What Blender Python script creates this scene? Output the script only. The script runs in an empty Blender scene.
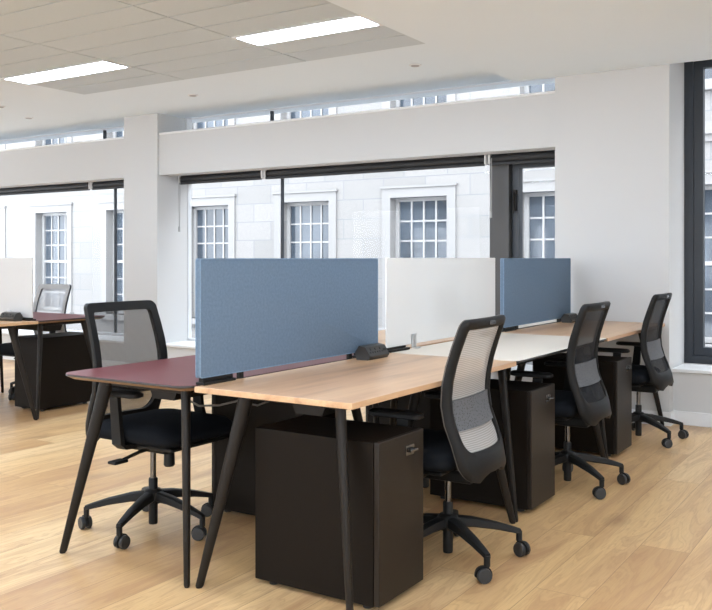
import bpy, bmesh, math, random
from mathutils import Vector, Matrix
random.seed(7)
S = bpy.context.scene
COL = S.collection
PI = math.pi

# ------------------------------------------------------------------ helpers
def link(o, parent=None):
    COL.objects.link(o)
    if parent: o.parent = parent
    return o

def obj(name, bm, mats, parent=None, smooth=False, angle=35):
    bmesh.ops.recalc_face_normals(bm, faces=bm.faces[:])
    me = bpy.data.meshes.new(name)
    if smooth:
        for f in bm.faces: f.smooth = True
        lim = math.radians(angle)
        for e in bm.edges:
            if len(e.link_faces) == 2 and e.calc_face_angle(0) > lim: e.smooth = False
    bm.to_mesh(me); bm.free()
    for m in (mats if isinstance(mats, (list, tuple)) else [mats]): me.materials.append(m)
    return link(bpy.data.objects.new(name, me), parent)

def tag(o, label, cat, group=None):
    o['label'] = label; o['category'] = cat
    if group: o['group'] = group
    return o

def thing(name, label, cat, loc=(0, 0, 0), rz=0, group=None):
    o = link(bpy.data.objects.new(name, None))
    o.location = loc; o.rotation_euler = (0, 0, rz); o.empty_display_size = .1
    return tag(o, label, cat, group)

def struct(name, bm, m, label=None, parent=None, **k):
    o = obj(name, bm, m, parent, **k)
    if parent is None:
        o['kind'] = 'structure'
    return o

def dup(root, loc, rz, label, group=None):
    r = root.copy(); COL.objects.link(r); r.location = loc; r.rotation_euler = (0, 0, rz)
    r['label'] = label
    if group: r['group'] = group
    for ch in list(root.children):
        c = ch.copy(); COL.objects.link(c); c.parent = r
        for g in list(ch.children):
            d = g.copy(); COL.objects.link(d); d.parent = c
    return r

def B(): return bmesh.new()

def box(bm, x0, x1, y0, y1, z0, z1, bev=0, seg=2, mi=0):
    t = bmesh.new()
    vs = [t.verts.new((x, y, z)) for z in (z0, z1) for y in (y0, y1) for x in (x0, x1)]
    for q in ((0,1,3,2),(4,6,7,5),(0,4,5,1),(2,3,7,6),(0,2,6,4),(1,5,7,3)):
        t.faces.new([vs[i] for i in q])
    bmesh.ops.recalc_face_normals(t, faces=t.faces[:])
    if bev:
        bmesh.ops.bevel(t, geom=t.edges[:], offset=bev, segments=seg, affect='EDGES', profile=.5)
    merge(bm, t, mi)

def merge(bm, t, mi=0, M=None):
    mp = {}
    for v in t.verts: mp[v] = bm.verts.new(M @ v.co if M else v.co)
    for f in t.faces:
        try:
            g = bm.faces.new([mp[v] for v in f.verts]); g.material_index = mi if mi else f.material_index
        except ValueError: pass
    t.free()

def tube(bm, p, q, r0, r1, n=20, caps=True, mi=0):
    p, q = Vector(p), Vector(q); d = (q - p).normalized()
    a = d.orthogonal().normalized(); b = d.cross(a)
    R = []
    for c, r in ((p, r0), (q, r1)):
        R.append([bm.verts.new(c + (a*math.cos(t) + b*math.sin(t))*r) for t in [2*PI*i/n for i in range(n)]])
    fs = [bm.faces.new((R[0][i], R[0][(i+1)%n], R[1][(i+1)%n], R[1][i])) for i in range(n)]
    if caps: fs += [bm.faces.new(R[0][::-1]), bm.faces.new(R[1])]
    for f in fs: f.material_index = mi

def lathe(bm, c, prof, n=24, axis='z', mi=0):
    """prof: list of (r, h) about an axis through c"""
    c = Vector(c); rings = []
    for r, h in prof:
        ring = []
        for i in range(n):
            a = 2*PI*i/n; u, v = r*math.cos(a), r*math.sin(a)
            o = {'z': (u, v, h), 'y': (u, h, v), 'x': (h, u, v)}[axis]
            ring.append(bm.verts.new(c + Vector(o)))
        rings.append(ring)
    for A, C in zip(rings, rings[1:]):
        for i in range(n):
            f = bm.faces.new((A[i], A[(i+1)%n], C[(i+1)%n], C[i])); f.material_index = mi
    for ring in (rings[0], rings[-1]):
        f = bm.faces.new(ring); f.material_index = mi

def path(bm, pts, r, n=8, mi=0):
    pts = [Vector(p) for p in pts]; rings = []
    up = Vector((0, 0, 1))
    for i, p in enumerate(pts):
        d = (pts[min(i+1, len(pts)-1)] - pts[max(i-1, 0)]).normalized()
        a = d.cross(up if abs(d.z) < .95 else Vector((1, 0, 0))).normalized(); b = d.cross(a)
        rr = r[i] if isinstance(r, (list, tuple)) else r
        rings.append([bm.verts.new(p + (a*math.cos(t) + b*math.sin(t))*rr) for t in [2*PI*k/n for k in range(n)]])
    for A, C in zip(rings, rings[1:]):
        for i in range(n):
            bm.faces.new((A[i], A[(i+1)%n], C[(i+1)%n], C[i])).material_index = mi
    bm.faces.new(rings[0][::-1]); bm.faces.new(rings[-1])

def rrect(hx, hy, r, n=8, r2=None):
    """rounded rectangle loop, counter-clockwise, starting at +x +y; r2 radius of the -y corners"""
    out = []
    for k, (sx, sy) in enumerate(((1, 1), (-1, 1), (-1, -1), (1, -1))):
        rr = r if sy > 0 or r2 is None else r2
        for i in range(n+1):
            a = k*PI/2 + PI/2*i/n
            out.append((sx*(hx-rr) + rr*math.cos(a), sy*(hy-rr) + rr*math.sin(a)))
    return out

def loft(bm, loops, mis=None, cap0=0, cap1=0):
    L = [[bm.verts.new(p) for p in lp] for lp in loops]; n = len(L[0])
    for k, (A, C) in enumerate(zip(L, L[1:])):
        for i in range(n):
            f = bm.faces.new((A[i], A[(i+1)%n], C[(i+1)%n], C[i]))
            f.material_index = mis[k] if mis else 0
    if cap0 is not None: bm.faces.new(L[0][::-1]).material_index = cap0
    if cap1 is not None: bm.faces.new(L[-1]).material_index = cap1

def slab(bm, hx, hy, r, layers, mis=None, cap0=0, cap1=0, n=8):
    """layers: (inset, z) from bottom to top"""
    loft(bm, [[(x, y, z) for x, y in rrect(hx-i, hy-i, max(r-i, .002), n)] for i, z in layers], mis, cap0, cap1)

# ------------------------------------------------------------------ materials
def nodes(name):
    m = bpy.data.materials.new(name); m.use_nodes = True
    nt = m.node_tree; return m, nt, nt.nodes, nt.links, nt.nodes['Principled BSDF']

def mat(name, col, rough=.5, metal=0, spec=.5, bump=0, bscale=200, var=0, vscale=8, coat=0):
    m, nt, N, L, P = nodes(name)
    P.inputs['Base Color'].default_value = (*col, 1); P.inputs['Roughness'].default_value = rough
    P.inputs['Metallic'].default_value = metal; P.inputs['Specular IOR Level'].default_value = spec
    P.inputs['Coat Weight'].default_value = coat
    tc = N.new('ShaderNodeTexCoord')
    if bump:
        n = N.new('ShaderNodeTexNoise'); n.inputs['Scale'].default_value = bscale; n.inputs['Detail'].default_value = 3
        b = N.new('ShaderNodeBump'); b.inputs['Strength'].default_value = bump; b.inputs['Distance'].default_value = .002
        L.new(tc.outputs['Object'], n.inputs['Vector']); L.new(n.outputs['Fac'], b.inputs['Height']); L.new(b.outputs['Normal'], P.inputs['Normal'])
    if var:
        n = N.new('ShaderNodeTexNoise'); n.inputs['Scale'].default_value = vscale; n.inputs['Detail'].default_value = 4
        r = N.new('ShaderNodeValToRGB')
        r.color_ramp.elements[0].position = .3; r.color_ramp.elements[1].position = .7
        r.color_ramp.elements[0].color = (*[c*(1-var) for c in col], 1); r.color_ramp.elements[1].color = (*[min(1, c*(1+var)) for c in col], 1)
        L.new(tc.outputs['Object'], n.inputs['Vector']); L.new(n.outputs['Fac'], r.inputs['Fac']); L.new(r.outputs['Color'], P.inputs['Base Color'])
    return m

def math_node(N, L, op, a, b=None, c=None):
    n = N.new('ShaderNodeMath'); n.operation = op
    for i, v in enumerate((a, b, c)):
        if v is None: continue
        if isinstance(v, (int, float)): n.inputs[i].default_value = v
        else: L.new(v, n.inputs[i])
    return n.outputs[0]

def ramp(N, L, fac, stops):
    r = N.new('ShaderNodeValToRGB'); e = r.color_ramp.elements
    while len(e) < len(stops): e.new(.5)
    for el, (p, c) in zip(e, stops): el.position = p; el.color = (*c, 1)
    L.new(fac, r.inputs['Fac']); return r.outputs['Color']

def mixc(N, L, fac, a, b, mode='MIX'):
    m = N.new('ShaderNodeMix'); m.data_type = 'RGBA'; m.blend_type = mode
    for s, v in (('Factor', fac),): 
        if isinstance(v, (int, float)): m.inputs[0].default_value = v
        else: L.new(v, m.inputs[0])
    for i, v in ((6, a), (7, b)):
        if isinstance(v, tuple): m.inputs[i].default_value = (*v, 1)
        else: L.new(v, m.inputs[i])
    return m.outputs[2]

def floor_mat():
    m, nt, N, L, P = nodes('oak_floor_boards')
    tc = N.new('ShaderNodeTexCoord'); sp = N.new('ShaderNodeSeparateXYZ'); L.new(tc.outputs['Object'], sp.inputs[0])
    cb = N.new('ShaderNodeCombineXYZ'); L.new(sp.outputs[1], cb.inputs[0]); L.new(sp.outputs[0], cb.inputs[1])
    br = N.new('ShaderNodeTexBrick'); L.new(cb.outputs[0], br.inputs['Vector'])
    br.inputs['Scale'].default_value = 1; br.inputs['Brick Width'].default_value = 1.9; br.inputs['Row Height'].default_value = .2
    br.inputs['Mortar Size'].default_value = .0012; br.inputs['Mortar Smooth'].default_value = 0; br.offset = .37; br.offset_frequency = 2
    br.inputs['Color1'].default_value = (0, 0, 0, 1); br.inputs['Color2'].default_value = (1, 1, 1, 1); br.inputs['Mortar'].default_value = (.5, .5, .5, 1)
    rnd = N.new('ShaderNodeSeparateColor'); L.new(br.outputs['Color'], rnd.inputs[0])
    off = math_node(N, L, 'MULTIPLY', rnd.outputs[0], 37.0)
    gx = math_node(N, L, 'MULTIPLY', sp.outputs[0], 9.0); gy = math_node(N, L, 'MULTIPLY', sp.outputs[1], 1.1)
    gv = N.new('ShaderNodeCombineXYZ'); L.new(gx, gv.inputs[0]); L.new(gy, gv.inputs[1]); L.new(off, gv.inputs[2])
    n1 = N.new('ShaderNodeTexNoise'); L.new(gv.outputs[0], n1.inputs['Vector']); n1.inputs['Scale'].default_value = 1.0
    n1.inputs['Detail'].default_value = 5; n1.inputs['Distortion'].default_value = 1.1
    # cathedral grain: rings of a distorted field
    ring = math_node(N, L, 'FRACT', math_node(N, L, 'MULTIPLY', n1.outputs['Fac'], 11.0))
    ring = math_node(N, L, 'ABSOLUTE', math_node(N, L, 'SUBTRACT', ring, .5))
    fx = math_node(N, L, 'MULTIPLY', sp.outputs[0], 190.0); fy = math_node(N, L, 'MULTIPLY', sp.outputs[1], 7.0)
    fv = N.new('ShaderNodeCombineXYZ'); L.new(fx, fv.inputs[0]); L.new(fy, fv.inputs[1]); L.new(off, fv.inputs[2])
    n2 = N.new('ShaderNodeTexNoise'); L.new(fv.outputs[0], n2.inputs['Vector']); n2.inputs['Scale'].default_value = 1; n2.inputs['Detail'].default_value = 3
    base = ramp(N, L, rnd.outputs[0], [(0, (.50, .305, .137)), (.5, (.645, .43, .205)), (1, (.72, .515, .275))])
    c = mixc(N, L, ramp(N, L, n1.outputs['Fac'], [(.30, (.75,)*3), (.58, (0,)*3)]), base, (.38, .205, .10))
    c = mixc(N, L, ramp(N, L, ring, [(0, (.34,)*3), (.25, (0,)*3)]), c, (.36, .19, .09))
    c = mixc(N, L, ramp(N, L, n2.outputs['Fac'], [(.35, (.22,)*3), (.6, (0,)*3)]), c, (.35, .19, .09))
    kv = N.new('ShaderNodeCombineXYZ'); L.new(math_node(N, L, 'MULTIPLY', sp.outputs[0], 2.6), kv.inputs[0]); L.new(math_node(N, L, 'MULTIPLY', sp.outputs[1], 1.3), kv.inputs[1])
    vo = N.new('ShaderNodeTexVoronoi'); nk = N.new('ShaderNodeTexNoise'); nk.inputs['Scale'].default_value = 9; L.new(tc.outputs['Object'], nk.inputs['Vector'])
    kva = N.new('ShaderNodeVectorMath'); kva.operation = 'MULTIPLY_ADD'; kva.inputs[1].default_value = (.16, .16, .16)
    L.new(nk.outputs['Color'], kva.inputs[0]); L.new(kv.outputs[0], kva.inputs[2]); L.new(kva.outputs[0], vo.inputs['Vector']); vo.inputs['Scale'].default_value = 1
    sel = N.new('ShaderNodeSeparateColor'); L.new(vo.outputs['Color'], sel.inputs[0])
    kn = ramp(N, L, vo.outputs['Distance'], [(.0, (.9,)*3), (.03, (.75,)*3), (.06, (.34,)*3), (.20, (0,)*3)])
    kn = math_node(N, L, 'MULTIPLY', kn, math_node(N, L, 'GREATER_THAN', sel.outputs[0], .38))
    c = mixc(N, L, kn, c, (.13, .065, .035))
    c = mixc(N, L, math_node(N, L, 'MULTIPLY', br.outputs['Fac'], .75), c, (.20, .10, .05))
    L.new(c, P.inputs['Base Color']); P.inputs['Roughness'].default_value = .36; P.inputs['Specular IOR Level'].default_value = .45
    bp = N.new('ShaderNodeBump'); bp.inputs['Strength'].default_value = .15; bp.inputs['Distance'].default_value = .001
    L.new(math_node(N, L, 'SUBTRACT', n2.outputs['Fac'], br.outputs['Fac']), bp.inputs['Height']); L.new(bp.outputs['Normal'], P.inputs['Normal'])
    return m

def oak_mat():
    m, nt, N, L, P = nodes('oak_worktop')
    tc = N.new('ShaderNodeTexCoord'); oi = N.new('ShaderNodeObjectInfo')
    mp = N.new('ShaderNodeMapping'); mp.inputs['Scale'].default_value = (9, .75, 9); L.new(tc.outputs['Object'], mp.inputs['Vector'])
    L.new(math_node(N, L, 'MULTIPLY', oi.outputs['Random'], 20.0), mp.inputs['Location'])
    n1 = N.new('ShaderNodeTexNoise'); n1.inputs['Scale'].default_value = 1.2; n1.inputs['Detail'].default_value = 6; n1.inputs['Distortion'].default_value = .5
    L.new(mp.outputs[0], n1.inputs['Vector'])
    mp2 = N.new('ShaderNodeMapping'); mp2.inputs['Scale'].default_value = (120, 5, 120); L.new(tc.outputs['Object'], mp2.inputs['Vector'])
    n2 = N.new('ShaderNodeTexNoise'); n2.inputs['Scale'].default_value = 1; n2.inputs['Detail'].default_value = 3; L.new(mp2.outputs[0], n2.inputs['Vector'])
    c = ramp(N, L, n1.outputs['Fac'], [(.28, (.36, .205, .11)), (.42, (.52, .315, .175)), (.62, (.60, .385, .22))])
    c = mixc(N, L, ramp(N, L, n2.outputs['Fac'], [(.35, (.18,)*3), (.6, (0,)*3)]), c, (.32, .18, .09))
    L.new(c, P.inputs['Base Color']); P.inputs['Roughness'].default_value = .32; P.inputs['Specular IOR Level'].default_value = .5
    return m

def fabric_mat(name, c0, c1):
    m, nt, N, L, P = nodes(name)
    tc = N.new('ShaderNodeTexCoord')
    n = N.new('ShaderNodeTexNoise'); n.inputs['Scale'].default_value = 420; n.inputs['Detail'].default_value = 2; L.new(tc.outputs['Object'], n.inputs['Vector'])
    n3 = N.new('ShaderNodeTexNoise'); n3.inputs['Scale'].default_value = 90; n3.inputs['Detail'].default_value = 3; L.new(tc.outputs['Object'], n3.inputs['Vector'])
    f = math_node(N, L, 'ADD', math_node(N, L, 'MULTIPLY', n.outputs['Fac'], .55), math_node(N, L, 'MULTIPLY', n3.outputs['Fac'], .45))
    L.new(ramp(N, L, f, [(.38, c0), (.62, c1)]), P.inputs['Base Color'])
    P.inputs['Roughness'].default_value = .9; P.inputs['Specular IOR Level'].default_value = .15
    b = N.new('ShaderNodeBump'); b.inputs['Strength'].default_value = .35; b.inputs['Distance'].default_value = .001
    L.new(f, b.inputs['Height']); L.new(b.outputs['Normal'], P.inputs['Normal'])
    return m

def mesh_mat(name, col, openness, freq=1300, amp=.10):
    """see-through woven chair mesh: horizontal threads with gaps"""
    m, nt, N, L, P = nodes(name)
    tc = N.new('ShaderNodeTexCoord'); sp = N.new('ShaderNodeSeparateXYZ'); L.new(tc.outputs['Object'], sp.inputs[0])
    nz = N.new('ShaderNodeTexNoise'); nz.inputs['Scale'].default_value = 30; L.new(tc.outputs['Object'], nz.inputs['Vector'])
    ph = math_node(N, L, 'ADD', math_node(N, L, 'MULTIPLY', sp.outputs[2], freq), math_node(N, L, 'MULTIPLY', nz.outputs['Fac'], 3.0))
    w = math_node(N, L, 'SINE', ph)
    fac = math_node(N, L, 'ADD', 1-openness, math_node(N, L, 'MULTIPLY', w, amp))
    P.inputs['Base Color'].default_value = (*col, 1); P.inputs['Roughness'].default_value = .8; P.inputs['Specular IOR Level'].default_value = .2
    t = N.new('ShaderNodeBsdfTransparent'); mx = N.new('ShaderNodeMixShader')
    L.new(fac, mx.inputs[0]); L.new(t.outputs[0], mx.inputs[1]); L.new(P.outputs[0], mx.inputs[2])
    L.new(mx.outputs[0], N['Material Output'].inputs['Surface'])
    return m

def glass_mat():
    m, nt, N, L, P = nodes('window_glass')
    N.remove(P)
    t = N.new('ShaderNodeBsdfTransparent'); t.inputs[0].default_value = (.97, .975, .98, 1)
    g = N.new('ShaderNodeBsdfGlossy'); g.inputs['Roughness'].default_value = .01
    lw = N.new('ShaderNodeLayerWeight'); lw.inputs['Blend'].default_value = .5
    fr = math_node(N, L, 'MULTIPLY_ADD', math_node(N, L, 'POWER', lw.outputs['Facing'], 5.0), .14, .004)
    mx = N.new('ShaderNodeMixShader'); L.new(fr, mx.inputs[0]); L.new(t.outputs[0], mx.inputs[1]); L.new(g.outputs[0], mx.inputs[2])
    L.new(mx.outputs[0], N['Material Output'].inputs['Surface'])
    return m

def emit_mat(name, col, s):
    m, nt, N, L, P = nodes(name)
    P.inputs['Base Color'].default_value = (.9, .9, .9, 1)
    P.inputs['Emission Color'].default_value = (*col, 1); P.inputs['Emission Strength'].default_value = s
    return m

def stone_mat():
    m, nt, N, L, P = nodes('pale_stone_blocks')
    tc = N.new('ShaderNodeTexCoord'); sp = N.new('ShaderNodeSeparateXYZ'); L.new(tc.outputs['Object'], sp.inputs[0])
    cb = N.new('ShaderNodeCombineXYZ'); L.new(sp.outputs[0], cb.inputs[0]); L.new(sp.outputs[2], cb.inputs[1])
    br = N.new('ShaderNodeTexBrick'); L.new(cb.outputs[0], br.inputs['Vector']); br.inputs['Scale'].default_value = 1
    br.inputs['Brick Width'].default_value = .82; br.inputs['Row Height'].default_value = .345; br.inputs['Mortar Size'].default_value = .007; br.inputs['Mortar Smooth'].default_value = .3
    br.inputs['Color1'].default_value = (0.220, 0.216, 0.211, 1); br.inputs['Color2'].default_value = (0.259, 0.252, 0.245, 1); br.inputs['Mortar'].default_value = (.165, .178, .195, 1)
    n = N.new('ShaderNodeTexNoise'); n.inputs['Scale'].default_value = 22; n.inputs['Detail'].default_value = 6; L.new(tc.outputs['Object'], n.inputs['Vector'])
    c = mixc(N, L, ramp(N, L, n.outputs['Fac'], [(.35, (.28,)*3), (.6, (0,)*3)]), br.outputs['Color'], (0.175, 0.178, 0.185))
    L.new(c, P.inputs['Base Color']); P.inputs['Roughness'].default_value = .85; P.inputs['Specular IOR Level'].default_value = .2
    return m

def tile_mat():
    """ceiling plank tiles 1265 x 294 mm, lines in world position"""
    m, nt, N, L, P = nodes('ceiling_tile')
    tc = N.new('ShaderNodeTexCoord')
    n = N.new('ShaderNodeTexNoise'); n.inputs['Scale'].default_value = 160; L.new(tc.outputs['Object'], n.inputs['Vector'])
    L.new(ramp(N, L, n.outputs['Fac'], [(.3, (.525, .575, .605)), (.7, (.56, .612, .643))]), P.inputs['Base Color'])
    P.inputs['Roughness'].default_value = .9; P.inputs['Specular IOR Level'].default_value = .1
    return m

M_FLOOR = floor_mat(); M_OAK = oak_mat(); M_GLASS = glass_mat(); M_STONE = stone_mat(); M_TILE = tile_mat()
M_WALL = mat('white_wall_paint', (.535, .537, .535), .85, spec=.2, bump=.08, bscale=300)
M_CEIL = mat('white_ceiling_paint', (.735, .80, .845), .9, spec=.15)
M_TRIM = mat('white_trim_paint', (.70, .71, .72), .45)
M_SEAM = mat('tile_seam_metal', (.15, .135, .125), .6)
M_FRAME = mat('dark_window_frame', (.017, .022, .030), .4)
M_SASHIN = mat('pale_window_edge', (.62, .64, .66), .4)
M_FRAMEG = mat('grey_window_mullion', (.050, .048, .047), .45)
M_BLIND = mat('charcoal_blind', (.022, .023, .026), .6, bump=.1, bscale=500)
M_BRACK = mat('white_plastic', (.75, .75, .75), .4)
M_CORD = mat('grey_cord', (.35, .35, .34), .6)
M_LED = emit_mat('lamp_diffuser', (.81, .955, 1.15), 29)
M_LED_ADDED = emit_mat('added_soffit_diffuser', (.81, .955, 1.15), 18)  # glow of the added soffit panels
M_BLACK = mat('black_steel', (.0115, .009, .007), .48, spec=.22, bump=.05, bscale=400)
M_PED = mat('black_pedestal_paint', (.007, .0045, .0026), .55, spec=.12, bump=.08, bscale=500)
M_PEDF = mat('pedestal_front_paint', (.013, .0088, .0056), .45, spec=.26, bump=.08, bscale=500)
M_DARK = mat('dark_recess', (.008, .008, .008), .6)
M_METAL = mat('dark_chrome', (.14, .135, .13), .25, metal=1)
M_ALU = mat('brushed_aluminium', (.55, .56, .57), .35, metal=1)
M_RED = mat('burgundy_linoleum', (.130, .032, .034), .45, spec=.25, bump=.04, bscale=300)
M_BEIGE = mat('cream_linoleum', (.67, .605, .52), .42, bump=.04, bscale=300)
M_PLY = mat('plywood_edge', (.25, .15, .08), .55, var=.15, vscale=40)
M_EDGE = mat('dark_table_edge', (.030, .030, .034), .3)
M_BLUE = fabric_mat('blue_grey_felt', (.108, .155, .215), (.138, .192, .262))
M_BLUEP = fabric_mat('blue_grey_piping', (.14, .205, .29), (.19, .27, .36))
M_WGLASS = mat('white_back_painted_glass', (.645, .64, .625), .03, spec=.35)
M_PLAST = mat('black_plastic', (.009, .0085, .008), .5, spec=.22, bump=.1, bscale=600)
M_BOX = mat('dark_grey_box_plastic', (.030, .029, .028), .42)
M_PLASTG = mat('grey_plastic', (.0095, .0090, .0086), .52, spec=.2)
M_SEAT = mat('black_seat_fabric', (.008, .009, .011), .95, spec=.08, bump=.4, bscale=500)
M_WHEEL = mat('caster_rubber', (.018, .018, .018), .5)
M_LUMB = mat('lumbar_pad_grey', (.10, .104, .112), .7, bump=.5, bscale=260)
_n = M_LUMB.node_tree.nodes; _l = M_LUMB.node_tree.links; _v = _n.new('ShaderNodeTexVoronoi'); _v.inputs['Scale'].default_value = 110
_l.new(_n['Texture Coordinate'].outputs['Object'], _v.inputs['Vector'])
_l.new(ramp(_n, _l, _v.outputs['Distance'], [(.22, (.02, .02, .022)), (.34, (.095, .098, .105))]), _n['Principled BSDF'].inputs['Base Color'])
M_TFRAME = mat('taupe_mesh_border', (.10, .088, .075), .6)
M_LFRAME = mat('pale_grey_mesh_border', (.36, .35, .335), .6)
M_MESHW = mesh_mat('pale_woven_mesh', (.40, .38, .36), .22, 820, .17)
M_MESHT = mesh_mat('pale_open_mesh', (.62, .61, .60), .45)
M_MESHK = mesh_mat('charcoal_woven_mesh', (.015, .0155, .018), .09)
M_MESHA = mesh_mat('grey_black_woven_mesh', (.055, .052, .047), .33)
M_PANE = mat('office_window_pane', (.048, .062, .080), .06, spec=.6, var=.35, vscale=1.3)
M_SASH = mat('white_painted_sash', (0.308, 0.308, 0.308), .5)
M_STREET = mat('street_asphalt', (.20, .20, .21), .85, var=.2, vscale=3)
M_STONEP = mat('smooth_pale_stone', (.232, .230, .228), .8, bump=.2, bscale=60)
M_CABLE = mat('grey_cable', (.12, .11, .10), .5)

# ------------------------------------------------------------------ the room
XL, XR, YB, YF, YG = -13.0, 4.2, -4.2, 6.6, 7.05     # left, right, back walls; inner face and glass plane of the window wall
ZC, ZS = 2.735, 2.63                                  # ceiling and dropped soffit
bm = B(); box(bm, XL-.2, XR+.2, YB-.2, YG+.25, -.12, 0); struct('floor', bm, M_FLOOR)

bm = B(); box(bm, XL-.2, XR+.2, YB-.2, YG+.25, ZC, ZC+.2); ceil = struct('ceiling', bm, M_CEIL)
SX = -2.735
bm = B(); box(bm, SX, XR, YB, YF-.0, ZS, ZC-.001); struct('soffit', bm, M_CEIL, parent=ceil)
# tile field: planks with real shadow gaps
TX = [-6.47, -5.21, -3.945, -2.90]; TY = [5.445 - .294*k for k in range(33)]
LIGHTS = []
for j in (3, 11, 19, 27):  # first row is the seen pair; later rows are added to brighten the room
    for i in ((0, 2) if j == 3 else (0, 1, 2)): LIGHTS.append((i, j))
bm = B()
for i in range(3):
    for j in range(len(TY)-1):
        if (i, j-0) in [(a, b-1) for a, b in LIGHTS]: continue
        box(bm, TX[i]+.006, TX[i+1]-.006, TY[j+1]+.006, TY[j]-.006, ZC-.012, ZC-.001)
struct('ceiling_tiles', bm, M_TILE, parent=ceil)
bm = B()
box(bm, TX[0]-.02, TX[3], TY[-1]-.02, TY[0]+.004, ZC-.004, ZC-.0005)
struct('tile_grid', bm, M_SEAM, parent=ceil)

# window wall: pillars, beams, low walls
PL = [(-7.21, -6.71), (-2.396, -1.534)]
bm = B()
box(bm, -7.21, -6.71, YF, YG+.05, 0, ZC); box(bm, -2.396, -1.534, YF, YG+.05, 0, ZC)
box(bm, 1.2, XR+.2, YF, YG+.05, 0, ZC); box(bm, XL-.2, -12.2, YF, YG+.05, 0, ZC)
for a, b in ((-12.2, -7.21), (-6.71, -2.396)):
    box(bm, a, b, YF+.03, YG+.05, 0, .30)                 # low wall under the sill
    box(bm, a, b, YF+.025, YF+.21, 2.09, 2.51)          # beam between lower window and clerestory
    box(bm, a, b, YF+.21, YG-.03, 2.105, 2.215)             # soffit of the blind recess
    box(bm, a, b, YG-.03, YG+.05, 2.085, 2.375)
box(bm, -1.534, 1.2, YF+.11, YG+.05, 0, .383)
box(bm, -1.534, 1.2, YG-.05, YG+.05, 2.80, 3.0)
struct('wall_north', bm, M_WALL)
for k, (a, b) in enumerate(((-12.2, -7.21), (-6.71, -2.396))):
    bm = B(); box(bm, a, b, YF+.02, YF+.21, 2.51, 2.532, bev=.006); struct('trim_%d' % (k+1), bm, M_TRIM)
    bm = B(); box(bm, a, b, YF+.0, YG-.03, .30, .325, bev=.005); struct('trim_%d' % (k+3), bm, M_TRIM)
bm = B(); box(bm, -1.534, 1.2, YF+.085, YG-.03, .383, .410, bev=.005); struct('trim_5', bm, M_TRIM)
def skirting(name, segs):
    bm = B()
    for (x0, x1, y0, y1) in segs: box(bm, x0, x1, y0, y1, 0, .10, bev=.004)
    struct(name, bm, M_TRIM)
skirting('baseboard_north', [(-12.2, -7.21, YF+.015, YF+.03), (-6.71, -2.396, YF+.015, YF+.03), (-7.225, -6.695, YF-.015, YF),
                            (-2.41, -1.519, YF-.015, YF), (-1.534, 1.2, YF+.095, YF+.11), (-1.534, -1.519, YF, YF+.095), (1.2, XR, YF-.015, YF)])
# other walls of the room, behind and beside the camera, with unseen windows added in them for daylight
WW = [(.2, 3.0), (3.6, 6.2)]
bm = B(); box(bm, XL-.2, XL, YB, YF, 0, .35); box(bm, XL-.2, XL, YB, YF, 2.5, ZC)
ys = [YB] + [v for q in WW for v in q] + [YF]
for a, b in zip(ys[::2], ys[1::2]): box(bm, XL-.2, XL, a, b, .35, 2.5)
struct('wall_west', bm, M_WALL)
EW = [(-3.4, -1.2), (1.2, 3.2)]
bm = B(); box(bm, XR, XR+.2, YB, YF, 0, .35); box(bm, XR, XR+.2, YB, YF, 2.5, ZC)
ys = [YB] + [v for q in EW for v in q] + [YF]
for a, b in zip(ys[::2], ys[1::2]): box(bm, XR, XR+.2, a, b, .35, 2.5)
struct('wall_east', bm, M_WALL)
bm = B()
BW = [(-12.0, -8.4), (-7.6, -4.0), (-3.2, .4), (1.0, 3.8)]
box(bm, XL-.2, XR+.2, YB-.2, YB, 0, .35); box(bm, XL-.2, XR+.2, YB-.2, YB, 2.45, ZC)
xs = [XL-.2] + [v for w in BW for v in w] + [XR+.2]
for a, b in zip(xs[::2], xs[1::2]): box(bm, a, b, YB-.2, YB, .35, 2.45)
struct('wall_south', bm, M_WALL)

def frame_ring(bm, x0, x1, y0, y1, z0, z1, l, r, b, t):
    if l: box(bm, x0, x0+l, y0, y1, z0, z1)
    if r: box(bm, x1-r, x1, y0, y1, z0, z1)
    if b: box(bm, x0+l, x1-r, y0, y1, z0, z0+b)
    if t: box(bm, x0+l, x1-r, y0, y1, z1-t, z1)

def flat_ring(bm, x0, x1, y0, y1, z0, z1, w):
    box(bm, x0, x1, y0, y0+w, z0, z1); box(bm, x0, x1, y1-w, y1, z0, z1)
    box(bm, x0, x0+w, y0+w, y1-w, z0, z1); box(bm, x1-w, x1, y0+w, y1-w, z0, z1)

def pane(name, x0, x1, z0, z1, y, parent):
    bm = B(); box(bm, x0, x1, y, y+.012, z0, z1); obj(name, bm, M_GLASS, parent)

# window_1 left bay, window_2 middle bay
def big_window(name, x0, x1, mulls, wide=None):
    bm = B(); frame_ring(bm, x0, x1, YG-.0, YG+.05, .325, 2.09, .012, .012, .025, .05); w = obj(name, bm, M_SASHIN); w['kind'] = 'structure'
    for mx in mulls:
        bm = B(); box(bm, mx-.011, mx+.011, YG-.008, YG+.025, .355, 2.04, bev=.003); obj('mullion', bm, M_FRAME, w)
    if wide:
        a, b = wide
        bm = B(); box(bm, a, b, YG-.11, YG+.05, .355, 2.04, bev=.004); obj('mullion', bm, M_FRAMEG, w)
        bm = B(); frame_ring(bm, b+.005, x1-.012, YG-.05, YG+.04, .36, 2.035, .06, .05, .06, .05); obj('opening_sash', bm, M_FRAME, w)
        bm = B(); box(bm, b+.02, b+.05, YG-.075, YG-.05, 1.62, 1.80, bev=.004); path(bm, [(b+.035, YG-.08, 1.78), (b+.035, YG-.10, 1.70), (b+.035, YG-.09, 1.60)], .008); obj('latch', bm, M_BLACK, w)
    pane('glass', x0+.012, x1-.012, .355, 2.04, YG+.005, w)
    return w
big_window('window_1', -12.2, -7.21, [-7.85, -10.3])
big_window('window_2', -6.71, -2.396, [-5.417], (-3.10, -2.925))
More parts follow.
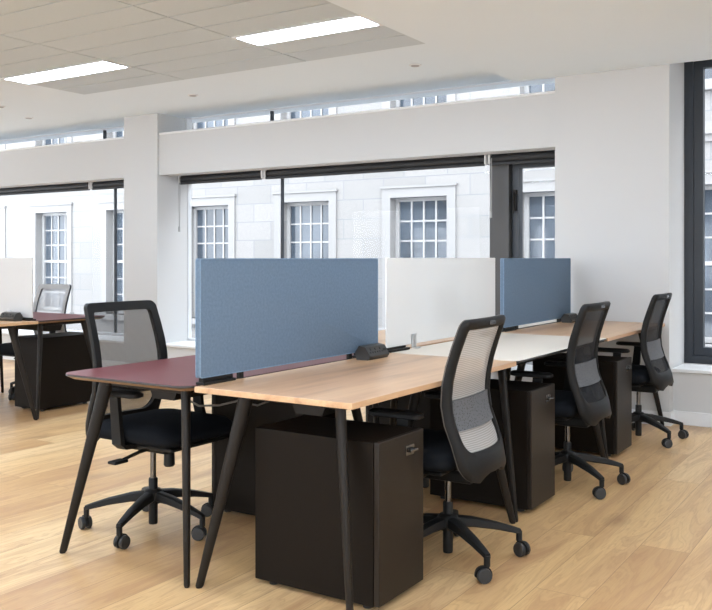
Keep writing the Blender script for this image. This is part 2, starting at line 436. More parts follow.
for k, (a, b, ms) in enumerate(((-12.2, -7.21, (-8.03, -10.3)), (-6.71, -2.396, (-5.55,)))):
    bm = B(); frame_ring(bm, a, b, YG-.03, YG+.05, 2.375, ZC, .02, .02, .03, .004); w = obj('window_%d' % (k+4), bm, M_TRIM); w['kind'] = 'structure'
    for mx in ms:
        bm = B(); box(bm, mx-.012, mx+.012, YG-.008, YG+.025, 2.39, ZC-.02); obj('mullion', bm, M_FRAME, w)
    pane('glass', a+.02, b-.02, 2.39, ZC-.004, YG+.005, w)
# window_3 on the right: heavy dark frame
bm = B(); frame_ring(bm, -1.534, 1.2, YG+.03, YG+.10, .410, 2.80, .065, .065, .06, .06); w = obj('window_3', bm, M_FRAME); w['kind'] = 'structure'
for a, b in ((-1.469, -.13), (-.13, 1.135)):
    bm = B(); frame_ring(bm, a, b, YG+.05, YG+.115, .470, 2.74, .07, .07, .065, .06); obj('opening_sash', bm, M_FRAME, w)
    pane('glass', a+.07, b-.07, .535, 2.68, YG+.08, w)
for k, (a, b) in enumerate(BW):  # unseen back windows, added to let more light in
    bm = B(); frame_ring(bm, a, b, YB-.12, YB-.05, .35, 2.45, .06, .06, .06, .06); box(bm, (a+b)/2-.03, (a+b)/2+.03, YB-.12, YB-.05, .41, 2.39)
    w = obj('window_%d' % (k+6), bm, M_FRAME); w['kind'] = 'structure'
    pane('glass', a+.06, b-.06, .41, 2.39, YB-.09, w)

for k, (xw, a, b) in enumerate([(XR+.09, *q) for q in EW] + [(XL-.09, *q) for q in WW]):  # unseen east and west windows, added to light the room from the sides
    bm = B()
    for y0, y1, z0, z1 in ((a, a+.06, .35, 2.5), (b-.06, b, .35, 2.5), (a+.06, b-.06, .35, .41), (a+.06, b-.06, 2.44, 2.5), ((a+b)/2-.03, (a+b)/2+.03, .41, 2.44)):
        box(bm, xw-.03, xw+.03, y0, y1, z0, z1)
    w = obj('window_%d' % (k+10), bm, M_FRAME); w['kind'] = 'structure'
    bm = B(); box(bm, xw-.006, xw+.006, a+.06, b-.06, .41, 2.44); obj('glass', bm, M_GLASS, w)

# ------------------------------------------------------------------ roller blinds
def blind(x0, x1, label, cord=None, bl=True, br=True):
    t = thing('roller_blind', label, 'blind', ((x0+x1)/2, YF+.30, 2.015), 0, 'rolled up blinds over the windows')
    h = (x1-x0)/2
    bm = B(); lathe(bm, (0, 0, .045), [(.012, -h+.008), (.040, -h+.012), (.040, h-.012), (.012, h-.008)], 24, 'x'); obj('fabric_roll', bm, M_BLIND, t, True)
    bm = B(); box(bm, -h+.012, h-.012, -.045, -.022, -.012, .012, bev=.004); obj('bottom_bar', bm, M_BLIND, t)
    bm = B(); box(bm, -h+.006, h-.006, -.02, .05, .082, .088); obj('head_rail', bm, M_BLIND, t)
    for s, on in ((-1, bl), (1, br)):
        if on:
            bm = B(); box(bm, s*(h-.004)-.006, s*(h-.004)+.006, -.05, .045, .0, .085, bev=.003); obj('bracket', bm, M_BRACK, t)
    if cord:
        s, zl = cord
        bm = B(); x = s*(h-.016)
        path(bm, [(x, -.052, .05), (x, -.056, -.1), (x+.006, -.056, zl), (x+.012, -.054, zl+.02), (x+.014, -.052, -.1), (x+.012, -.05, .05)], .0035, 6)
        box(bm, x-.004, x+.018, -.062, -.050, zl-.035, zl+.02, bev=.003)
        obj('pull_cord', bm, M_CORD, t)
blind(-12.18, -8.06, 'dark rolled blind over the wider pane of the far left window')
blind(-8.03, -7.23, 'short dark rolled blind at the right end of the far left window')
blind(-6.655, -5.52, 'dark rolled blind at the left end of the middle window, cord beside the pillar', (-1, -.48))
blind(-5.49, -3.10, 'long dark rolled blind over the centre of the middle window', None)
blind(-3.07, -2.41, 'short dark rolled blind above the grey mullion beside the right pillar', (-1, -.42))

# ------------------------------------------------------------------ ceiling lights
def ceiling_light(i, j, label):
    x0, x1 = TX[i], TX[i+1]; y1, y0 = TY[j-1], TY[j]
    cx, cy = (x0+x1)/2, (y0+y1)/2; hx, hy = (x1-x0)/2-.004, (y1-y0)/2-.004
    t = thing('ceiling_light', label, 'light', (cx, cy, ZC), 0, 'recessed ceiling light panels')
    bm = B(); flat_ring(bm, -hx, hx, -hy, hy, -.018, -.005, .022); obj('light_frame', bm, M_TRIM, t)
    bm = B(); box(bm, -hx+.022, hx-.022, -hy+.022, hy-.022, -.014, -.006); obj('diffuser', bm, M_LED, t)
for i, j in LIGHTS:
    lab = {(0, 3): 'bright recessed light panel in the ceiling tiles, left of the two in view',
           (2, 3): 'bright recessed light panel beside the dropped soffit, right of the two in view'}.get((i, j))
    if lab is None:
        lab = 'added recessed light panel out of view, row %s, %s column' % ({11: 'nearest', 19: 'middle', 27: 'rearmost'}[j], {0: 'left', 1: 'middle', 2: 'right'}[i])
    ceiling_light(i, j, lab)
for (x, y, lab) in ((-3.33, 6.04, 'small round ceiling cap nearest the dropped soffit'), (-5.68, 6.04, 'small round ceiling cap above the left end of the middle window'),
                    (-8.09, 6.06, 'small round ceiling cap left of the pillar, nearer the window'), (-7.72, 5.45, 'small round ceiling cap at the left edge beside the tiles')):
    t = thing('ceiling_sprinkler', lab, 'sprinkler', (x, y, ZC), 0, 'small round caps on the plain ceiling')
    bm = B(); lathe(bm, (0, 0, 0), [(.05, 0), (.05, -.004), (.042, -.008)], 24); obj('cover_ring', bm, M_TRIM, t, True)
    bm = B(); lathe(bm, (0, 0, 0), [(.034, -.008), (.03, -.012)], 24); obj('centre_disc', bm, mat('sprinkler_grey', (.35, .34, .33), .5), t, True)
# unseen panels added to the soffit to brighten the right-hand side of the room
for x, cn in ((-1.3, 'left'), (.6, 'middle'), (2.5, 'right')):
    for y, rn in ((4.0 if x < 0 else 4.6, 'front'), (1.6, 'second'), (-.8, 'third'), (-3.0, 'rear')):
        t = thing('ceiling_light', 'added unseen light panel in the dropped soffit, %s row, %s column' % (rn, cn), 'light', (x, y, ZS), 0, 'added soffit light panels')
        bm = B(); flat_ring(bm, -.6, .6, -.15, .15, -.012, -.0005, .022); obj('light_frame', bm, M_TRIM, t)
        bm = B(); box(bm, -.578, .578, -.128, .128, -.010, -.0005); obj('diffuser', bm, M_LED_ADDED, t)

# ------------------------------------------------------------------ building across the street
YS = 13.0
bm = B(); box(bm, -40, 25, YG+.25, 30, -1.3, -1.2); struct('street', bm, M_STREET)
bld = thing('stone_building', 'pale stone office building with white sash windows across the street', 'building', (0, YS, -1.2))
cx0 = -7.10; CX = [cx0 + 2.36*k for k in range(-7, 7)]
HW = .54; ZB = -1.2
rows = [(.02, 2.25), (3.68, 5.85)]
bm = B()
x_edges = [-32.0] + [v for c in CX for v in (c-HW, c+HW)] + [18.0]
for a, b in zip(x_edges[::2], x_edges[1::2]): box(bm, a, b, 0, .5, 0, 8.2)
for c in CX:
    for z0, z1 in ((-1.2, .02), (2.25, 3.68), (5.85, 7.0)): box(bm, c-HW, c+HW, 0, .5, z0-ZB, z1-ZB)
obj('wall', bm, M_STONE, bld)
bm = B(); box(bm, -32, 18, -.10, 0, 2.95-ZB, 3.12-ZB); box(bm, -32, 18, -.05, 0, 2.85-ZB, 2.95-ZB); obj('string_course', bm, M_STONEP, bld)
def sash(name, c, z0, z1):
    z0 -= ZB; z1 -= ZB
    bm = B()
    frame_ring(bm, c-HW, c+HW, .16, .24, z0, z1, .07, .07, .08, .06)
    x0, x1 = c-HW+.07, c+HW-.07; a0, a1 = z0+.08, z1-.06; zm = (a0+a1)/2
    box(bm, x0, x1, .17, .23, zm-.03, zm+.03)
    for k in (1, 2, 3): xx = x0+(x1-x0)*k/4; box(bm, xx-.016, xx+.016, .18, .215, a0, zm-.03); box(bm, xx-.016, xx+.016, .18, .215, zm+.03, a1)
    for lo, hi in ((a0, zm-.03), (zm+.03, a1)):
        for k in (1, 2): zz = lo+(hi-lo)*k/3; box(bm, x0, x1, .182, .213, zz-.014, zz+.014)
    w = obj(name, bm, M_SASH, bld)
    bm = B(); box(bm, x0, x1, .20, .21, a0, a1); obj('pane', bm, M_PANE, w)
    bm = B(); frame_ring(bm, c-HW-.16, c+HW+.16, -.03, 0, z0-.02, z1+.16, .16, .16, 0, .16)
    box(bm, c-HW-.19, c+HW+.19, -.055, 0, z1+.16, z1+.20); obj('architrave', bm, M_STONEP, w)
    bm = B(); box(bm, c-HW-.2, c+HW+.2, -.11, .16, z0-.12, z0, bev=.01); obj('sill', bm, M_STONEP, w)
for c in CX:
    for z0, z1 in rows: sash('window', c, z0, z1)

# ------------------------------------------------------------------ desks
TZ = .745; DW, DL = .70, 1.40
def desk(name, kind, cx, cy, label, cat, group, rz=0, tray=True, cable=None, width=DW):
    t = thing(name, label, cat, (cx, cy, 0), rz, group)
    hx, hy = width/2-.002, DL/2-.003
    bm = B()
    if kind == 'oak':
        slab(bm, hx, hy, .004, [(.0015, TZ-.021), (0, TZ-.0195), (0, TZ-.0015), (.0015, TZ)], n=2)
        obj('tabletop', bm, M_OAK, t)
    else:
        top, rim = (M_RED, M_PLY) if kind == 'red' else (M_BEIGE, M_EDGE)
        r = .075 if kind == 'red' else .03
        slab(bm, hx, hy, r, [(.03, TZ-.024), (.006, TZ-.0115), (0, TZ-.0085), (0, TZ-.001), (.001, TZ)], [1, 2, 2, 0], 1, 0)
        obj('tabletop', bm, [top, rim, M_EDGE], t)
    zt = TZ-(.021 if kind == 'oak' else .024)-.0005
    for sx in (1, -1):
        for sy in (1, -1):
            bm = B()
            f = Vector((sx*(hx-.013), sy*(hy-.013), 0)); p = Vector((sx*(hx-.140), sy*(hy-.140), zt-.002))
            rad = Vector((sx, sy, 0)).normalized(); tan = Vector((-sy, sx, 0)).normalized()
            loft(bm, [[tuple(f+(p-f)*u + rad*(a*math.cos(v)) + tan*(b*math.sin(v))) for v in [2*PI*k/24 for k in range(24)]]
                      for u, a, b in ((0, .011, .009), (.012, .0155, .012), (1, .030, .0195))])
            obj('leg', bm, M_BLACK, t, True)
    bm = B()
    for sx in (1, -1): box(bm, sx*(hx-.15)-.02, sx*(hx-.15)+.02, -hy+.12, hy-.12, zt-.03, zt-.0005, bev=.003)
    for sy in (1, -1): box(bm, -hx+.17, hx-.17, sy*(hy-.15)-.02, sy*(hy-.15)+.02, zt-.03, zt-.0005, bev=.003)
    obj('under_frame', bm, M_BLACK, t)
    if tray:
        bm = B(); a, b = -hy+.24, hy-.24
        def sec(y): return [(.085, y, zt-.031), (.06, y, zt-.085), (-.06, y, zt-.085), (-.085, y, zt-.031)]
        loft(bm, [sec(a), sec(b)])
        obj('cable_tray', bm, M_BLACK, t)
    if cable:
        bm = B(); path(bm, cable, .0045, 8); obj('cable', bm, M_CABLE, t, True)
    return t
Y0 = 2.405; X_N, X_F = -1.561-DW/2, -2.290-DW/2
G1 = 'desks of the long bench'
desk('desk', 'oak', X_N, Y0+.70, 'oak topped desk nearest the camera, in front of the big blue screen', 'desk', G1)
desk('desk', 'beige', X_N, Y0+2.10, 'cream topped desk with dark edge between the two oak desks', 'desk', G1)
desk('desk', 'oak', X_N, Y0+3.50, 'oak topped desk at the far end of the bench against the pillar', 'desk', G1)
desk('desk', 'red', -2.637, Y0+.68, 'burgundy topped desk with rounded corners behind the big blue screen', 'desk', G1,
     width=.728, cable=[(.03, -.38, .64), (.09, -.34, .60), (.15, -.28, .60), (.20, -.22, .615), (.25, -.15, .59), (.30, -.05, .62), (.32, .05, .69)])
desk('desk', 'oak', X_F, Y0+2.10, 'oak topped desk on the far side behind the white glass screen', 'desk', G1)
desk('desk', 'beige', X_F, Y0+3.50, 'pale desk on the far side behind the smaller blue screen', 'desk', G1)
# second bench on the left, running along the window wall
BX = -5.585; BYS = 4.275
desk('desk', 'oak', BX-DL/2, BYS-DW/2, 'oak topped desk of the left bench, cut by the left edge of the photo', 'desk', 'desks of the left bench', -PI/2)
desk('desk', 'red', BX-DL/2-.03, BYS+DW/2+.005, 'dark red topped desk of the left bench, nearer the window', 'desk', 'desks of the left bench', -PI/2)

# ------------------------------------------------------------------ pedestals
def pedestal():
    t = thing('pedestal', 'x', 'cabinet', (0, 0, 0), 0, 'black under-desk pedestals')
    # local: front faces +x, x from -.51 to 0, y +-.16
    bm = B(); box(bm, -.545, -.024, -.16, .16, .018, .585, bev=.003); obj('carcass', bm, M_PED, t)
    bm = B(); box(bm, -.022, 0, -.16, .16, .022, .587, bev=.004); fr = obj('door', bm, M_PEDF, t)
    bm = B(); box(bm, .0, .004, .022, .082, .508, .545, bev=.0015); tube(bm, (.004, .039, .527), (.014, .039, .527), .007, .007, 12)
    box(bm, .004, .022, .029, .079, .522, .532, bev=.002); obj('handle', bm, M_METAL, fr)
    bm = B()
    for x in (-.485, -.07):
        for y in (-.12, .12): tube(bm, (x, y, 0), (x, y, .02), .018, .018, 14)
    obj('foot', bm, M_DARK, t)
    return t
def place_feet_split(t):
    old = [c for c in t.children if c.name.startswith('foot')][0]
    bpy.data.objects.remove(old)
    for x in (-.485, -.07):
        for y in (-.12, .12):
            bm = B(); tube(bm, (x, y, 0), (x, y, .0178), .018, .018, 14); obj('foot', bm, M_DARK, t)
ped = pedestal(); place_feet_split(ped)
GP = 'black under-desk pedestals'
ped.location = (-1.557, Y0+.325, 0); ped['label'] = 'large black pedestal under the nearest oak desk, front of the photo'
dup(ped, (-1.553, Y0+1.715, 0), 0, 'black pedestal under the cream desk, between the first and second chairs', GP)
dup(ped, (-1.553, Y0+3.12, 0), 0, 'black pedestal under the far oak desk, between the second and third chairs', GP)
dup(ped, (-2.88, 3.35, 0), PI, 'black pedestal under the burgundy desk, seen past the table legs', GP)
dup(ped, (-2.88, 3.35+1.40, 0), PI, 'black pedestal under the far side oak desk behind the bench', GP)
dup(ped, (-6.02, BYS+.765, 0), PI/2, 'black pedestal under the left bench near the window', GP)

# ------------------------------------------------------------------ screens
def blue_screen(y0, y1, label):
    L = y1-y0
    t = thing('desk_screen', label, 'screen', (-2.264, (y0+y1)/2, TZ), 0, 'blue fabric desk screens')
    bm = B(); hz = .2225
    lps = []
    for x, i in ((-.012, .004), (-.011, .001), (-.005, 0), (.005, 0), (.011, .001), (.012, .004)):
        lps.append([(x, p, q+.028+hz) for p, q in rrect(L/2-i, hz-i, .008-min(i, .005), 4)])
    loft(bm, lps); pn = obj('fabric_panel', bm, M_BLUE, t, True)
    for s in (-1, 1):
        bm = B(); lp = rrect(L/2-.0005, hz-.0005, .008, 6)
        pts = [(s*.011, p, q+.028+hz) for p, q in lp]; pts.append(pts[0])
        path(bm, pts, .0024, 6); obj('piping', bm, M_BLUEP, pn, True)
    for s in (-1, 1):
        bm = B(); yc = s*(L/2-.10); box(bm, -.022, .022, yc-.09, yc+.09, .0, .010, bev=.002); box(bm, -.012, .012, yc-.085, yc+.085, .010, .026, bev=.003)
        ys = s*(L/2-.24); box(bm, -.008, .008, ys-.012, ys+.012, .0, .03)
        obj('clamp', bm, M_PLAST, t)
blue_screen(2.435, 3.705, 'large blue felt desk screen at the near end of the bench')
blue_screen(5.265, 6.545, 'smaller looking blue felt desk screen at the far end by the pillar')
def glass_screen(loc, rz, L, label, gm=M_WGLASS):
    t = thing('desk_screen', label, 'screen', loc, rz, 'white glass desk screens')
    bm = B(); hz = .2275
    lps = [[(x, p, q+.022+hz) for p, q in rrect(L/2-i, hz-i, .006, 4)] for x, i in ((-.005, .001), (-.004, 0), (.004, 0), (.005, .001))]
    loft(bm, lps); obj('glass_panel', bm, gm, t)
    for s in (-1, 1):
        yc = s*(L/2-.095)
        bm = B(); box(bm, -.03, .03, yc-.10, yc+.10, .0, .012, bev=.003); box(bm, -.011, .011, yc-.09, yc+.09, .012, .0215, bev=.002); obj('base_clamp', bm, M_PLAST, t)
        yc = s*(L/2-.27)
        bm = B(); box(bm, .0055, .016, yc-.02, yc+.02, .0, .075, bev=.003); box(bm, .016, .04, yc-.02, yc+.02, .0, .008, bev=.002); obj('clip', bm, M_ALU, t)
glass_screen((-2.264, 4.475, TZ), 0, 1.34, 'white glass desk screen between the two blue screens')
glass_screen((BX-.08-.66, BYS+.003, TZ), -PI/2, 1.32, 'white glass desk screen on the left bench', mat('white_glass_toned_down', (.50, .49, .475), .25, spec=.25))  # darker copy of the same white glass, offsetting the stronger light here

# ------------------------------------------------------------------ power boxes
def power_box(loc, rz, label):
    t = thing('power_box', label, 'power socket box', loc, rz, 'black desktop power boxes')
    # length along local y, slanted socket face toward +x
    sec = [(-.034, 0), (.030, 0), (.042, .018), (.014, .060), (-.020, .066), (-.042, .034)]
    bm = B(); loft(bm, [[(x, -.088, z) for x, z in sec], [(x, -.085, z) for x, z in sec], [(x, .085, z) for x, z in sec], [(x, .088, z) for x, z in sec]])
    bmesh.ops.bevel(bm, geom=[e for e in bm.edges if abs(e.verts[0].co.y-e.verts[1].co.y) > .1], offset=.002, segments=1, affect='EDGES')
    obj('housing', bm, M_BOX, t)
    n = Vector((.042, 0, .028)).normalized(); a = Vector((-.028, 0, .042)).normalized()
    o = Vector((.0285, 0, .0397))
    for y in (-.056, -.014, .028):
        bm = B()
        for dy, da in ((-.011, -.006), (.011, -.006), (0, .010)):
            c = o + a*da + Vector((0, y+dy, 0)); M = Matrix((( a.x, 0, n.x, c.x), (0, 1, 0, c.y), (a.z, 0, n.z, c.z), (0, 0, 0, 1)))
            tb = B(); box(tb, -.004 if da < 0 else -.006, .004 if da < 0 else .006, -.003, .003, -.001, .0012); merge(bm, tb, 0, M)
        obj('socket', bm, M_DARK, t)
    bm = B(); c = o + Vector((0, .064, 0)); M = Matrix(((a.x, 0, n.x, c.x), (0, 1, 0, c.y), (a.z, 0, n.z, c.z), (0, 0, 0, 1)))
    tb = B(); box(tb, -.007, .007, -.012, .012, -.001, .0012, bev=.0005); merge(bm, tb, 0, M); obj('usb_port', bm, M_DARK, t)
power_box((-2.185, 3.545, TZ), 0, 'black power box at the right end of the large blue screen')
power_box((-2.185, 6.35, TZ), 0, 'black power box at the far end by the pillar')
power_box((-5.80, BYS-.09, TZ), -PI/2, 'black power box on the left bench before the white screen')

# ------------------------------------------------------------------ office chairs
UX = -.055
ZX = [(.33, -.190), (.40, -.186), (.48, -.160), (.60, -.098), (.68, -.086), (.80, -.104), (.98, -.164), (1.02, -.178)]
def prof(z):
    for (a, xa), (b, xb) in zip(ZX, ZX[1:]):
        if z <= b:
            i = ZX.index((a, xa)); 
            # smooth (catmull-rom)
            p0 = ZX[max(i-1, 0)]; p3 = ZX[min(i+2, len(ZX)-1)]
            t = max(0, (z-a)/(b-a)); m1 = (xb-p0[1])/(b-p0[0])*(b-a); m2 = (p3[1]-xa)/(p3[0]-a)*(b-a)
            return (2*t**3-3*t*t+1)*xa + (t**3-2*t*t+t)*m1 + (-2*t**3+3*t*t)*xb + (t**3-t*t)*m2
    return ZX[-1][1]
def halfw(z):   # outer half width of the back frame
    if z < .47: return .215 + (z-.47)*.15
    return .215 + .006*math.sin((z-.47)/.51*PI) - .004*(z-.47)/.51
def bk(s, z, d=0):   # a point of the back surface, d = offset rearward
    return Vector((UX + prof(z) + (.018 + .03*max(0, min(1, (.62-z)/.2)))*(s/.2)**2 - d, s, z))
def back_loop(z0, z1, inset, rt, rb, n=8, ns=7):
    pts = []
    zc, hz = (z0+z1)/2, (z1-z0)/2
    raw = rrect(1, hz, min(rt, hz*.9), n, rb)
    raw = []
    H = .2
    for (p, q) in rrect(H, hz, rt, n, rb): raw.append((p/H, q+zc))
    # subdivide long edges
    out = []
    for i, a in enumerate(raw):
        b = raw[(i+1) % len(raw)]; out.append(a)
        d = math.hypot((b[0]-a[0])*H, b[1]-a[1])
        if d > .06:
            for k in range(1, ns): out.append((a[0]+(b[0]-a[0])*k/ns, a[1]+(b[1]-a[1])*k/ns))
    return [(u*(halfw(z)-inset), z) for u, z in out]

def make_chair(style, ux=-.012, lift=0):
    global UX
    UX = ux
    meshm = {'light': M_MESHW, 'pale': M_MESHT, 'dark': M_MESHK, 'grey': M_MESHA}[style]
    front = {'light': M_TFRAME, 'pale': M_LFRAME}.get(style, M_PLAST)
    rear = M_PLASTG if style != 'grey' else M_PLAST
    t = thing('office_chair', 'x', 'chair', (0, 0, 0), 0, 'mesh backed office chairs')
    # --- back frame: ring with a deep lower shell
    O = back_loop(.355, .985, 0, .030, .075); I = back_loop(.470, .944, .039, .016, .050)
    assert len(O) == len(I)
    def notch(s, z):   # lower edge raised at the middle, lobes at the sides
        if z < .40 and abs(s) < .115: return z + .028*min(1, (.115-abs(s))/.04)
        return z
    O = [(s, notch(s, z)) for s, z in O]
    bm = B(); n = len(O)
    def ringv(loop, d, ins=0): return [bm.verts.new(bk(s*(1-ins), z, d)) for s, z in loop]
    def mid(f): return [(a[0]+(b[0]-a[0])*f, a[1]+(b[1]-a[1])*f) for a, b in zip(O, I)]
    R = [ringv(O, -.004), ringv(O, .010), ringv(mid(.25), .020), ringv(mid(.75), .022), ringv(I, .014), ringv(I, -.004), ringv(mid(.5), -.007)]
    for A, C in zip(R, R[1:]+R[:1]):
        for i in range(n): bm.faces.new((A[i], A[(i+1)%n], C[(i+1)%n], C[i]))
    fr = obj('back_frame', bm, rear, t, True, 60)
    bm = B()   # front trim of the frame
    R = [ringv(O, -.0045), ringv(O, -.011, .01), ringv(I, -.011), ringv(I, -.0045)]
    for A, C in zip(R, R[1:]+R[:1]):
        for i in range(n): bm.faces.new((A[i], A[(i+1)%n], C[(i+1)%n], C[i]))
    obj('front_trim', bm, front, fr, True, 60)
    bm = B()   # tab at the top of the back
    M0 = bk(0, .968, .0215)
    box(bm, M0.x-.002, M0.x+.004, -.03, .03, .958, .974, bev=.001); obj('badge', bm, M_METAL, fr)
    # --- mesh panel
    bm = B(); nu, nv = 12, 18; g = []
    for j in range(nv+1):
        z = .462 + (.952-.462)*j/nv
        g.append([bm.verts.new(bk((-1+2*i/nu)*(halfw(z)-.033), z, .004)) for i in range(nu+1)])
    for j in range(nv):
        for i in range(nu): bm.faces.new((g[j][i], g[j][i+1], g[j+1][i+1], g[j+1][i]))
    obj('back_mesh', bm, meshm, t, True, 80)
    # --- lumbar band on the rear of the mesh
    bm = B(); g = [[], []]
    for k, d in enumerate((.008, .016)):
        for j in range(7):
            z = .555 + .115*j/6
            g[k].append([bm.verts.new(bk((-1+2*i/nu)*(halfw(z)-.040), z, d)) for i in range(nu+1)])
    for k in (0, 1):
        for j in range(6):
            for i in range(nu): bm.faces.new((g[k][j][i], g[k][j][i+1], g[k][j+1][i+1], g[k][j+1][i]))
    per = [(0, i) for i in range(nu+1)] + [(j, nu) for j in range(1, 7)] + [(6, i) for i in range(nu-1, -1, -1)] + [(j, 0) for j in range(5, 0, -1)]
    for a, b in zip(per, per[1:]+per[:1]): bm.faces.new((g[0][a[0]][a[1]], g[0][b[0]][b[1]], g[1][b[0]][b[1]], g[1][a[0]][a[1]]))
    obj('lumbar_band', bm, M_LUMB, t, True, 60)
    # --- seat cushion, waterfall front
    bm = B(); lps = []
    def seat_loop(i, z, drop):
        L = []
        for p, q in rrect(.245-i, .235-i, .07, 8):
            x = p+.15
            dz = -drop*max(0, (x-.24)/.155)**2; x += UX
            L.append((x, q, z+dz))
        return L
    for i, z, d in ((.05, .392, 0), (.012, .402, .0), (.0, .425, .005), (.004, .452, .020), (.022, .470, .032), (.07, .480, .036), (.15, .482, .030)):
        lps.append(seat_loop(i, z, d))
    loft(bm, lps); obj('seat', bm, M_SEAT, t, True, 70)
    # --- seat pan and tilt mechanism
    bm = B(); box(bm, -.06, .30, -.19, .19, .376, .392, bev=.006); obj('seat_pan', bm, M_PLAST, t)
    bm = B(); box(bm, -.13, .14, -.065, .065, .325, .376, bev=.012)
    box(bm, -.165, -.07, -.11, .11, .385, .415, bev=.010); box(bm, -.12, -.06, -.06, .06, .34, .40, bev=.008)
    mech = obj('tilt_mechanism', bm, M_PLAST, t)
    bm = B(); path(bm, [(.06, -.06, .35), (.06, -.14, .345), (.045, -.22, .325)], [.008, .008, .007], 10); box(bm, .02, .07, -.285, -.21, .315, .328, bev=.005); obj('height_lever', bm, M_PLAST, mech)
    bm = B(); path(bm, [(.06, .06, .35), (.06, .17, .345)], .008, 10); box(bm, .04, .085, .16, .22, .338, .352, bev=.005); obj('tilt_lever', bm, M_PLAST, mech)
    bm = B(); lathe(bm, (.12, -.02, 0), [(.02, .345), (.023, .335), (.025, .275), (.02, .268)], 20); obj('tension_knob', bm, M_PLAST, mech, True)
    # --- gas column
    bm = B(); lathe(bm, (0, 0, 0), [(.019, .022), (.0205, .03), (.0205, .225), (.018, .23)], 24); obj('column_sleeve', bm, M_PLAST, t, True)
    bm = B(); lathe(bm, (0, 0, 0), [(.0135, .15), (.0135, .33)], 20); obj('gas_lift', bm, M_METAL, t, True)
    # --- five-star base
    bm = B(); lathe(bm, (0, 0, 0), [(.0208, .118), (.043, .120), (.048, .135), (.046, .165), (.032, .180), (.0208, .182)], 30)
    for k in range(5):
        a = math.radians(72*k); ca, sa = math.cos(a), math.sin(a)
        st = []
        for r, z, hw, hh in ((.035, .150, .026, .022), (.10, .145, .024, .019), (.20, .126, .020, .015), (.272, .107, .016, .012), (.303, .097, .013, .011)):
            L = []
            for (p, q) in ((-1, -.6), (-.7, -1), (.7, -1), (1, -.6), (.85, .8), (.5, 1), (-.5, 1), (-.85, .8)):
                L.append((r*ca - p*hw*sa, r*sa + p*hw*ca, z + q*hh))
            st.append(L)
        loft(bm, st)
        tube(bm, (.297*ca, .297*sa, .060), (.297*ca, .297*sa, .100), .0125, .0125, 14)
    obj('star_base', bm, M_PLAST, t, True, 40)
    for k in range(5):
        a = math.radians(72*k); ca, sa = math.cos(a), math.sin(a)
        sw = a + (0.5, -.9, 1.3, 2.2, -.3)[k]
        c = Vector((.297*ca, .297*sa, 0)); d = Vector((math.cos(sw), math.sin(sw), 0)); e = Vector((-d.y, d.x, 0))
        M = Matrix(((d.x, e.x, 0, c.x - d.x*.014), (d.y, e.y, 0, c.y - d.y*.014), (0, 0, 1, 0), (0, 0, 0, 1)))
        bm = B(); tb = B()
        for s in (-1, 1): lathe(tb, (0, 0, .0285), [(.006, s*.006), (.026, s*.007), (.0285, s*.010), (.0285, s*.021), (.025, s*.024), (.008, s*.0245)], 24, 'y')
        merge(bm, tb, 0, M); cs = obj('caster', bm, M_WHEEL, t, True)
        bm = B(); tb = B()   # hood between and over the two wheels
        hl = []
        for y in (-.0055, .0055):
            hl.append([(.034*math.cos(v), y, .0285+.034*math.sin(v)) for v in [math.radians(-15+12*i) for i in range(18)]])
        loft(tb, hl); tube(tb, (.014, 0, .050), (.014, 0, .062), .009, .009, 12)
        merge(bm, tb, 0, M); obj('hood', bm, M_PLAST, cs, True)
    # --- armrests
    for s in (-1, 1):
        y = s*.252
        bm = B(); st = []; ax = UX*.7+.06
        for x, z, yy, hw, hh in ((.055, .385, s*.17, .028, .010), (.055, .387, s*.245, .028, .010), (.050, .40, s*.2605, .028, .011), (.03, .49, y, .026, .010), (.02, .590, y, .024, .010), (.02, .602, y, .024, .010)):
            if abs(yy) < .248: st.append([(ax+x-hw, yy, z-hh), (ax+x+hw, yy, z-hh), (ax+x+hw, yy, z+hh), (ax+x-hw, yy, z+hh)])
            else: st.append([(ax+x-hw, yy+s*hh, z), (ax+x+hw, yy+s*hh, z), (ax+x+hw, yy-s*hh, z), (ax+x-hw, yy-s*hh, z)])
        loft(bm, st); ar = obj('armrest', bm, M_PLAST, t, True, 40)
        bm = B(); lps = []
        for i, z in ((.010, .602), (.0, .607), (.0, .620), (.008, .627)):
            lps.append([(p+ax+.055, q+y, z) for p, q in rrect(.115-i, .036-i, .028, 6)])
        loft(bm, lps); obj('arm_pad', bm, M_PLASTG, ar, True)
    for c in t.children:
        if not c.name.startswith(('star_base', 'caster', 'column')): c.location.z += lift
    return t
GC = 'mesh backed office chairs'
c1 = make_chair('grey', -.068, .033); c1.location = (-2.915, 2.842, 0); c1['label'] = 'black office chair facing the burgundy desk, left of the big blue screen'
c2 = make_chair('light'); c2.location = (-1.62, 3.215, 0); c2.rotation_euler = (0, 0, PI+.04); c2['label'] = 'office chair with pale mesh back at the nearest oak desk'
c3 = make_chair('dark'); c3.location = (-1.60, 4.60, 0); c3.rotation_euler = (0, 0, PI); c3['label'] = 'dark mesh office chair at the cream desk, middle of the row'
dup(c3, (-1.60, 6.02, 0), PI, 'dark mesh office chair at the far end of the row, nearest the right window', GC)
c5 = make_chair('pale'); c5.location = (-6.55, 5.03, 0); c5.rotation_euler = (0, 0, -PI/2); c5['label'] = 'office chair with pale see-through back by the left window'

# ------------------------------------------------------------------ light, world, camera
w = bpy.data.worlds.new('overcast_sky'); S.world = w; w.use_nodes = True
bg = w.node_tree.nodes['Background']; bg.inputs[0].default_value = (.89, .94, 1.0, 1); bg.inputs[1].default_value = 6.8

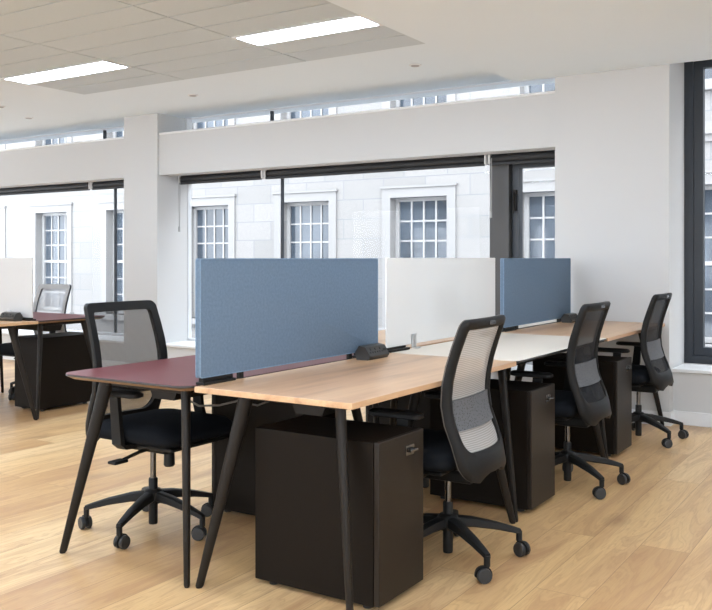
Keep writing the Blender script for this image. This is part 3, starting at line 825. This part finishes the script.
cam = bpy.data.cameras.new('camera'); co = bpy.data.objects.new('camera', cam); COL.objects.link(co)
co.location = (0, 0, 1.221); co.rotation_euler = (PI/2, 0, math.radians(32.72))
cam.sensor_fit = 'HORIZONTAL'; cam.sensor_width = 36; cam.lens = 878/712*36
cam.shift_y = -(305-258)/712; cam.clip_start = .05; cam.clip_end = 200
S.camera = co
vs = S.view_settings; vs.view_transform = 'Standard'; vs.look = 'None'; vs.exposure = .07; vs.gamma = 1; vs.use_curve_mapping = False
S.cycles.use_denoising = True
S.cycles.max_bounces = 10; S.cycles.diffuse_bounces = 6; S.cycles.transparent_max_bounces = 24
S.cycles.sample_clamp_indirect = 6
